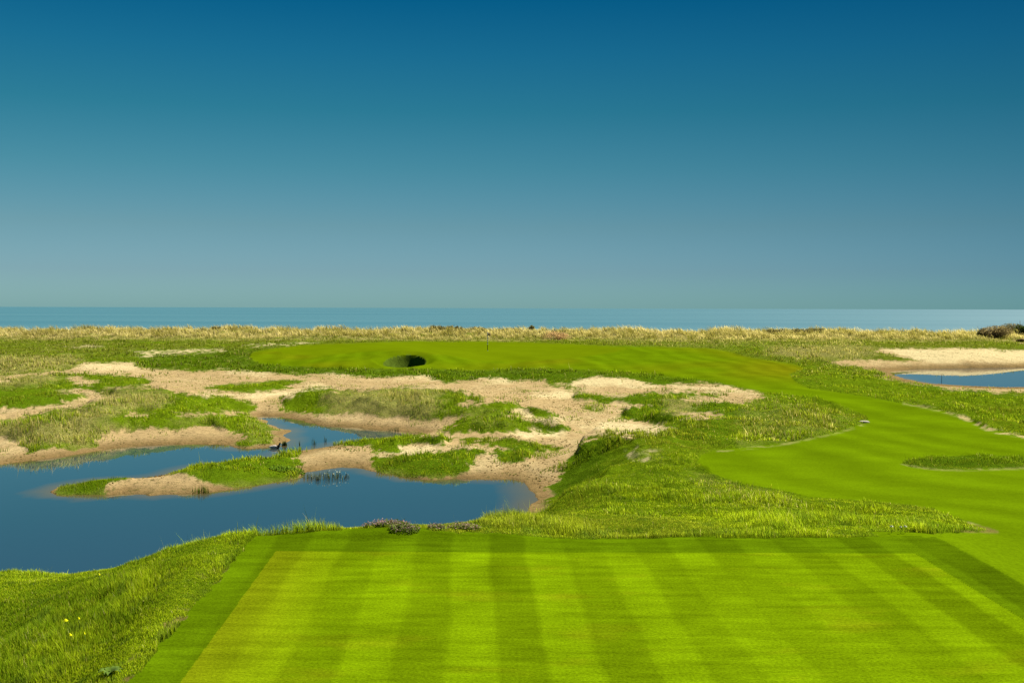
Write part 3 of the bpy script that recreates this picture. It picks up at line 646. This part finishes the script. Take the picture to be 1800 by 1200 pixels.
# shrubs along the dune
g = 'dark scrub growing along the dune ridge'
shrub('evergreen_bush', at_far(1727, 190), 0, 2.9, 2.3, 9, 3000, .09, (.022, .045, .016), 'dark green rounded bush on the dune at the right, beside the brown thicket', 'bush', None, 14)
def thicket(px, y, w, h, label, col, group=None, n=150, lf=900, mat=None):
    x, yy, z = at_far(px, y); e = empty('thicket', (x, yy, z - .15), label, 'bush', group)
    stems('branches', n, (w / 2, w / 3), h, .03, mat or bark, e, 1.0, 4)
    P = cloud(lf, (w / 2, w / 3, h * .42)) + np.array([0, 0, h * .5]); P = P[P[:, 2] > 0]
    leaves('twig_haze', P, .11, np.array(col)[None] * (.6 + .8 * rng.random(len(P)))[:, None], e)
    return e
thicket(1752, 188, 5.6, 2.3, 'broad brown leafless thicket just right of the dark green bush', (.26, .20, .10), None, 200, 2400)
thicket(1778, 200, 4.6, 2.3, 'grey brown scrub behind the brown thicket near the right edge', (.20, .17, .08), None, 90, 1800)
shrub('evergreen_bush', at_far(1798, 196), 0, 3.2, 2.7, 7, 2200, .10, (.05, .08, .015), 'olive green bush cut by the right edge of the photo', 'bush', None, 14)
thicket(1797, 176, 2.0, .7, 'small dark heap of scrub above the little sand patch at the far right', (.05, .035, .015), None, 60, 700, bark_d)
for i, (px, w, h, lab) in enumerate(((768, 2.6, .9, 'leftmost low dark shrub on the central dune crest'), (785, 3.4, 1.2, 'long low dark shrub left of the upright dark bush on the crest'), (806, 1.2, 1.2, 'small upright dark brown bush on the central dune crest'),
        (826, 4.6, 1.1, 'widest dark scrub behind the rounded straw hummock of the dune'), (852, 3.6, 1.0, 'low dark scrub on the crest just above the flagstick'), (882, 3.4, .95, 'low brown scrub on the crest right of the flagstick'), (905, 3.0, .85, 'thin dark scrub tapering off on the right of the central crest'),
        (935, 1.4, .8, 'tiny dark tuft on the crest above the pinkish patch'), (1362, 3.0, .8, 'leftmost dark shrub of the low row on the right dune crest'), (1395, 4.6, .95, 'middle dark shrub of the low row on the right dune crest'), (1432, 4.0, .8, 'rightmost dark shrub of the low row on the right dune crest'), (380, 1.6, .8, 'lone dark tuft of scrub on the left part of the dune crest'))):
    shrub('dune_shrub', at_far(px, 199 if px != 806 else 196, .1), 0, w * 1.15, h * 1.25, 5, 900, .10, (.16, .14, .055), lab, 'shrub', g, 8)
shrub('bramble_patch', at_far(975, 180), 0, 5.4, 1.9, 12, 2200, .08, (.52, .33, .17), 'pinkish red bramble patch on the dune foot right of the flag', 'shrub', None, 26)

# flagstick
fx, fy, fz = locate(857, 616)
fs = empty('flagstick', (fx, fy, fz), 'black and white banded flagstick with small flag on the putting green', 'flagstick')
blackm = simple('black_paint', (.02, .02, .02), .4); whitem = simple('white_paint', (.8, .8, .78), .4, .05)
V, Fc = tube_data([([(0, 0, -.1), (0, 0, 2.25)], [.038, .036])], 10); mesh_py('pole', V, Fc, blackm, fs, True)
for k, zz in enumerate((.72, 1.0, 1.28, 1.56, 1.84, 2.08)):
    V, Fc = tube_data([([(0, 0, zz), (0, 0, zz + .14)], [.045, .045])], 10); mesh_py('band', V, Fc, whitem, fs, True)
V, Fc = tube_data([([(0, 0, 2.25), (0, 0, 2.28)], [.03, .012])], 10); mesh_py('cap', V, Fc, whitem, fs, True)
flagm = simple('flag_cloth', (.75, .40, .28), .8, .2); 
V, Fc = [], []
for i in range(9):
    for j in range(7):
        u, v = i / 8, j / 6
        V.append((.03 + u * .34, .045 * math.sin(u * 7 + v * 2), 2.2 - v * .34 - u * .12))
for i in range(8):
    for j in range(6): a = i * 7 + j; Fc.append((a, a + 1, a + 8, a + 7))
fo = mesh_py('flag', V, Fc, flagm, fs, True); sm = fo.modifiers.new('s', 'SOLIDIFY'); sm.thickness = .004
V, Fc = tube_data([([(0, 0, .004), (0, 0, .012)], [.075, .075])], 16); mesh_py('cup_rim', V, Fc, whitem, fs, True)

# duck
dx_, dy_ = unproj(484, 788, WL)
dk = empty('duck', (float(dx_), float(dy_), WL), 'pale duck with dark head swimming in the pond channel', 'duck', None, 0.15)
spine = [(-.34, 0, .10, .006, .006), (-.30, 0, .09, .035, .02), (-.24, 0, .08, .07, .05), (-.15, 0, .07, .10, .085), (-.04, 0, .065, .115, .10), (.06, 0, .065, .11, .10), (.14, 0, .085, .085, .09), (.175, 0, .13, .055, .065), (.19, 0, .18, .038, .042), (.20, 0, .22, .036, .038), (.225, 0, .255, .042, .042), (.262, 0, .262, .036, .034), (.29, 0, .253, .018, .016), (.325, 0, .245, .016, .008), (.345, 0, .243, .008, .004)]
V, Fc = [], []
S_ = 14
for i, (x, y, z, ry, rz) in enumerate(spine):
    p = np.array([x, y, z]); q0 = np.array(spine[max(i - 1, 0)][:3]); q1 = np.array(spine[min(i + 1, len(spine) - 1)][:3]); d = q1 - q0; d /= np.linalg.norm(d); up = np.cross((0, -1, 0), d); up = -up if up[2] < 0 and d[0] > .5 else up
    for k in range(S_):
        a = 2 * math.pi * k / S_; V.append(p + np.array([0, 1, 0]) * ry * math.cos(a) + up * rz * math.sin(a))
for i in range(len(spine) - 1):
    for k in range(S_): Fc.append((i * S_ + k, i * S_ + (k + 1) % S_, (i + 1) * S_ + (k + 1) % S_, (i + 1) * S_ + k))
Fc.append(tuple(range(S_))[::-1]); Fc.append(tuple((len(spine) - 1) * S_ + k for k in range(S_)))
duck_pale = simple('duck_pale', (.62, .55, .48), .7, .1, 20); duck_dark = simple('duck_dark', (.045, .028, .02), .6, .2, 20); duck_bill = simple('duck_bill', (.35, .28, .05), .5, .1)
bd = mesh_py('body', V, Fc, duck_pale, dk, True); bd.data.materials.append(duck_dark); bd.data.materials.append(duck_bill)
mi = np.zeros(len(Fc), np.int32)
for i in range(len(spine) - 1): mi[i * S_:(i + 1) * S_] = 1 if (i < 1 or 5 <= i <= 10) else (2 if i > 10 else 0)
bd.data.polygons.foreach_set('material_index', mi)
for s in (-1, 1):
    V, Fc = [], []
    for i in range(9):
        t_ = i / 8; xx = .12 - .36 * t_; w_ = .055 * math.sin(math.pi * min(1, t_ * .9 + .1)) + .004
        for k in range(8):
            a = 2 * math.pi * k / 8; V.append((xx, s * (.098 - .05 * t_ ** 2 + .018 * math.cos(a)), .09 + .02 * t_ + w_ * math.sin(a)))
    for i in range(8):
        for k in range(8): Fc.append((i * 8 + k, i * 8 + (k + 1) % 8, (i + 1) * 8 + (k + 1) % 8, (i + 1) * 8 + k))
    Fc.append(tuple(range(8))); Fc.append(tuple(64 + k for k in range(8)))
    mesh_py('wing', V, Fc, duck_pale, dk, True)

# dandelions and daisies
petal_y = simple('dandelion_petal', (.80, .80, .0), 1., .1); petal_w = simple('daisy_petal', (.75, .72, .5), .6, .05); stem_m = simple('flower_stem', (.10, .15, .02), .7)
def flower(name, px, py, r, h, mat, label, cat, group):
    x, y, z = locate(px, py + 4 * h); z = z
    e = empty(name, (x, y, z), label, cat, group)
    V, Fc = tube_data([([(0, 0, -.02), (.01, .005, h * .6), (0, 0, h)], [.004, .0035, .003])], 6); mesh_py('stem', V, Fc, stem_m, e, True)
    V, Fc = [], []
    for ring, (rr, zz, ln) in enumerate(((r, 0, 1.0), (r * .75, .008, .8), (r * .45, .015, .5))):
        for k in range(18):
            a = 2 * math.pi * (k + ring * .4) / 18; ca, sa = math.cos(a), math.sin(a); wv = .16 * r; o_ = len(V)
            V += [(ca * .1 * r, sa * .1 * r, h + zz), (ca * rr * .6 - sa * wv, sa * rr * .6 + ca * wv, h + zz + .006), (ca * rr, sa * rr, h + zz - .002), (ca * rr * .6 + sa * wv, sa * rr * .6 - ca * wv, h + zz + .006)]
            Fc.append((o_, o_ + 1, o_ + 2, o_ + 3))
    mesh_py('petals', V, Fc, mat, e)
    V, Fc = tube_data([([(0, 0, h - .012), (0, 0, h + .012), (0, 0, h + .022)], [.25 * r, .4 * r, .15 * r])], 10); mesh_py('flower_head', V, Fc, petal_y, e, True)
gd = 'dandelions in the rough left of the tee'
flower('dandelion', 115, 1114, .036, .16, petal_y, 'largest yellow dandelion, upper left of the small cluster left of the tee', 'dandelion', gd)
flower('dandelion', 138, 1111, .022, .16, petal_y, 'small dandelion at the upper right of the cluster left of the tee', 'dandelion', gd)
flower('dandelion', 123, 1139, .027, .15, petal_y, 'yellow dandelion at the lower left of the cluster left of the tee', 'dandelion', gd)
flower('dandelion', 148, 1137, .018, .15, petal_y, 'tiny pale dandelion at the lower right of the cluster left of the tee', 'dandelion', gd)
flower('dandelion', 174, 1030, .024, .16, petal_y, 'lone dandelion in the rough nearer the pond, above the cluster', 'dandelion', gd)
gw = 'white flowers at the far edge of the tee'
flower('white_flower', 1567, 936, .03, .10, petal_w, 'leftmost of three white flowers in the rough behind the tee', 'flower', gw)
flower('white_flower', 1583, 937, .022, .10, petal_w, 'middle of three white flowers in the rough behind the tee', 'flower', gw)
flower('white_flower', 1591, 936, .03, .10, petal_w, 'rightmost of three white flowers in the rough behind the tee', 'flower', gw)

# clumps of plants
def clump_plant(name, pos, w, d, h, nst, label, cat, leafc, tipc, ntip, lsize=.02, tsize=.011, group=None, bw=.006):
    x, y, z = pos; e = empty(name, (x, y, z), label, cat, group)
    a = rng.random(nst) * 6.28; q = rng.random(nst) ** .5
    X, Y = np.cos(a) * q * w / 2, np.sin(a) * q * d / 2; H = h * (.55 + .5 * rng.random(nst)) * (1 - .45 * q ** 2)
    zz = height(X + x, Y + y) - z if lsize > 0 else np.zeros(nst)
    cc = np.array(leafc)[None] * (.6 + .8 * rng.random(nst))[:, None]
    N = np.repeat(np.array([[0, 0, 1.]]), nst, 0)
    if nst <= 10:
        for q_ in range(nst):
            k_ = slice(q_, q_ + 1); blades('reed_stalk', X[k_], Y[k_], zz[k_], H[k_], np.full(1, bw), cc[k_], N[k_], .35, (0, 0), e)
    else:
        so_ = blades('stems', X, Y, zz, H, np.full(nst, bw), cc, N, .35, (0, 0), e)
        if nst > 100: so_['kind'] = 'stuff'
    if lsize > 0:
        k = rng.integers(0, nst, nst * 3); f = rng.random(nst * 3)
        P = np.stack([X[k], Y[k], zz[k] + H[k] * f], 1) + rng.normal(size=(nst * 3, 3)) * .015
        leaves('leaves', P, lsize, np.array(leafc)[None] * (.6 + .8 * rng.random(len(P)))[:, None], e)
    if ntip:
        k = rng.integers(0, nst, ntip); P = np.stack([X[k], Y[k], zz[k] + H[k] * (.8 + .3 * rng.random(ntip))], 1) + rng.normal(size=(ntip, 3)) * .014
        leaves('blossoms', P, tsize, np.array(tipc)[None] * (.6 + .8 * rng.random(ntip))[:, None], e)
    return e
gp = 'purple flowering clumps on the bank behind the tee'
clump_plant('flowering_clump', locate(680, 925), .72, .40, .115, 230, 'large mauve flowering clump on the pond bank, left of centre', 'flowers', (.12, .17, .02), (.36, .22, .25), 750, .02, .011, gp)
clump_plant('flowering_clump', locate(712, 932), .45, .3, .10, 150, 'grey green clump with sparse mauve flowers, right of the large one', 'flowers', (.12, .17, .03), (.28, .19, .19), 480, .02, .010, gp)
clump_plant('flowering_clump', locate(815, 931), .50, .3, .11, 170, 'low mauve flowering clump at the tee edge, rightmost of the patch', 'flowers', (.13, .17, .02), (.34, .21, .23), 550, .02, .010, gp)
clump_plant('flowering_clump', locate(770, 930), .30, .25, .09, 90, 'smallest mauve clump between the large and the rightmost ones', 'flowers', (.13, .18, .02), (.30, .19, .22), 300, .02, .010, gp)
clump_plant('dry_tussock', locate(70, 992), .95, .6, .26, 420, 'dry brown grass tussock at the pond edge on the left', 'tussock', (.20, .15, .06), (.3, .25, .1), 0, 0, .01, None, .006)
x_, y_ = unproj(574, 840, WL); clump_plant('water_weed', (float(x_), float(y_), WL), 1.9, 1.5, .34, 130, 'grey green weed standing in the water off the sand bank', 'water plant', (.12, .15, .12), (.4, .42, .35), 40, 0, .03, None, .028)
x_, y_ = unproj(352, 866, WL); clump_plant('water_weed', (float(x_), float(y_), WL), .7, .6, .38, 60, 'small green weed in the water below the sandy islet', 'water plant', (.11, .15, .02), (.4, .42, .35), 0, 0, .03, None, .022)
x_, y_ = unproj(500, 783, WL); clump_plant('water_weed', (float(x_), float(y_), WL), .28, .3, .30, 50, 'dark leafy weed on the waterline right behind the duck', 'water plant', (.06, .10, .03), (.4, .4, .3), 0, 0, .03, None, .04)
gr_ = 'dark reeds standing along the channel'
for px, py, w, n_, lab in ((527, 783, .05, 4, 'leftmost thin reed standing in the channel right of the duck'), (552, 781, .25, 8, 'second reed from the duck, standing in the channel'), (571, 776, .22, 8, 'reed at the tip of the green bank in the channel'),
                       (603, 770, .7, 26, 'dark reeds at the left end of the green bank'), (640, 766, .7, 26, 'dark leafy reeds on the middle of the green bank'), (690, 763, .9, 34, 'dark leafy reeds near the right end of the channel')):
    p = locate(px, py) if px > 590 else (*[float(q) for q in unproj(px, py, WL)], WL)
    clump_plant('reed', p, w, w * .7, .42, n_, lab, 'reed', (.045, .065, .03), (.1, .1, .05), 0, 0 if px < 590 else .03, .02, gr_, .022)
clump_plant('broad_leaf_weed', locate(505, 828), 1.5, 1.0, .22, 200, 'dark leafy weed patch on the peninsula by the sand', 'weed', (.13, .22, .02), (.3, .3, .1), 0, .05, .02, None, .02)
# rosette weed near the tee
x, y, z = locate(194, 1188); e = empty('rosette_weed', (x, y, z + .02), 'broad leaved rosette weed at the bottom edge beside the tee', 'weed')
for k in range(9):
    a = 2 * math.pi * k / 9 + rng.random() * .4; L = .09 + .05 * rng.random(); V = []; Fc = []
    for i in range(7):
        t_ = i / 6; w_ = .024 * math.sin(math.pi * t_ ** .8) + .003; r_ = L * t_; zz = .05 * math.sin(t_ * 2.4)
        V += [(math.cos(a) * r_ - math.sin(a) * w_, math.sin(a) * r_ + math.cos(a) * w_, zz), (math.cos(a) * r_, math.sin(a) * r_, zz - .006), (math.cos(a) * r_ + math.sin(a) * w_, math.sin(a) * r_ - math.cos(a) * w_, zz)]
    for i in range(6): Fc += [(i * 3, i * 3 + 1, i * 3 + 4, i * 3 + 3), (i * 3 + 1, i * 3 + 2, i * 3 + 5, i * 3 + 4)]
    lo = mesh_py('leaf', V, Fc, simple('rosette_leaf', (.08, .14, .008), 1.) if k == 0 else lo.data.materials[0], e, True)
# marker stake in the far pond
x_, y_ = unproj(1655, 671, WL2); e = empty('stake', (float(x_), float(y_), WL2), 'thin wooden stake standing in the right hand pond', 'stake')
stake_m = simple('weathered_wood', (.13, .10, .07), .8)
V, Fc = tube_data([([(0, 0, -.3), (0.01, 0, .3), (.0, 0, .62)], [.022, .02, .018])], 7); mesh_py('post', V, Fc, stake_m, e, True)
V, Fc = tube_data([([(0, 0, .62), (0, 0, .68)], [.018, .006])], 7); mesh_py('pointed_top', V, Fc, stake_m, e, True)
# flat stone at the bend of the fairway
x, y, z = locate(1519, 741)
V, Fc = [], []
for r_, zz in ((.26, -.1), (.27, .0), (.20, .04), (.0, .045)):
    for k in range(12):
        a = 2 * math.pi * k / 12; j = 1 + .12 * math.sin(k * 2.3); V.append((x + math.cos(a) * r_ * j, y + .9 * math.sin(a) * r_ * j, z + zz))
for i in range(3):
    for k in range(12): Fc.append((i * 12 + k, i * 12 + (k + 1) % 12, (i + 1) * 12 + (k + 1) % 12, (i + 1) * 12 + k))
tag(mesh_py('stone', V, Fc, simple('pale_stone', (.38, .35, .25), .9, .3, 9), None, True), 'flat pale stone at the bend of the fairway edge', 'stone')

# ------------------------------------------------------------------ light and camera
SUN_EL, SUN_AZ = R(47), R(42)       # azimuth to the right of the view direction (+Y)
sd_ = bpy.data.lights.new('sun', 'SUN'); sd_.energy = 5.0; sd_.angle = R(0.55); sd_.color = (1, .95, .86)
so = bpy.data.objects.new('sun', sd_); C.objects.link(so)
from mathutils import Vector
dvec = Vector((math.sin(SUN_AZ) * math.cos(SUN_EL), math.cos(SUN_AZ) * math.cos(SUN_EL), math.sin(SUN_EL)))
so.rotation_euler = dvec.to_track_quat('Z', 'Y').to_euler()
w = bpy.data.worlds.new('World'); bpy.context.scene.world = w; w.use_nodes = True
nt = w.node_tree; bg = nt.nodes['Background']
sky = nt.nodes.new('ShaderNodeTexSky'); sky.sky_type = 'NISHITA'; sky.sun_disc = False
sky.sun_elevation = SUN_EL; sky.sun_rotation = SUN_AZ; sky.altitude = 0; sky.air_density = 1.0; sky.dust_density = 0.6; sky.ozone_density = 3.0
tc = nt.nodes.new('ShaderNodeTexCoord'); sp = nt.nodes.new('ShaderNodeSeparateXYZ'); nt.links.new(tc.outputs['Generated'], sp.inputs[0])
ramp = nt.nodes.new('ShaderNodeValToRGB'); nt.links.new(sp.outputs[2], ramp.inputs[0])
cr = ramp.color_ramp; cr.interpolation = 'LINEAR'
SKYR = [(0.0, (.262, .565, .77)), (0.03, (.225, .42, .60)), (0.07, (.188, .362, .440)), (0.12, (.108, .330, .370)), (0.168, (.050, .288, .325)), (0.215, (.024, .250, .322)), (0.262, (.004, .200, .295)), (0.6, (.03, .24, .32))]
cr.elements[0].position = SKYR[0][0]; cr.elements[0].color = SKYR[0][1] + (1,)
cr.elements[1].position = SKYR[-1][0]; cr.elements[1].color = SKYR[-1][1] + (1,)
for p, c_ in SKYR[1:-1]: el = cr.elements.new(p); el.color = c_ + (1,)
mul = nt.nodes.new('ShaderNodeMix'); mul.data_type = 'RGBA'; mul.blend_type = 'MULTIPLY'; mul.inputs[0].default_value = 1.0
nt.links.new(sky.outputs[0], mul.inputs[6]); nt.links.new(ramp.outputs[0], mul.inputs[7]); 
r2 = nt.nodes.new('ShaderNodeMapRange'); r2.inputs['From Min'].default_value = -.42; r2.inputs['From Max'].default_value = .42
nt.links.new(sp.outputs[0], r2.inputs[0]); gm = nt.nodes.new('ShaderNodeMix'); gm.data_type = 'RGBA'; nt.links.new(r2.outputs[0], gm.inputs[0])
gm.inputs[6].default_value = (1.40, 1.24, 1.17, 1); gm.inputs[7].default_value = (.46, .56, .62, 1)
vm = nt.nodes.new('ShaderNodeMix'); vm.data_type = 'RGBA'; vm.blend_type = 'MULTIPLY'; vm.inputs[0].default_value = 1
nt.links.new(mul.outputs[2], vm.inputs[6]); nt.links.new(gm.outputs[2], vm.inputs[7]); nt.links.new(vm.outputs[2], bg.inputs['Color'])
bg.inputs['Strength'].default_value = 0.0673

cam = bpy.data.cameras.new('camera'); co = bpy.data.objects.new('camera', cam); C.objects.link(co)
cam.sensor_width = 36; cam.lens = F / 1800 * 36; cam.clip_end = 90000; cam.clip_start = 0.1
co.location = (0, 0, CAMZ)
from mathutils import Matrix
co.rotation_euler = (Matrix.Rotation(R(90) - PITCH, 4, 'X') @ Matrix.Rotation(ROLL, 4, 'Z')).to_euler()
sc_ = bpy.context.scene; sc_.camera = co
sc_.view_settings.view_transform = 'Standard'; sc_.view_settings.look = 'None'; sc_.view_settings.exposure = 1.0; sc_.view_settings.gamma = 1
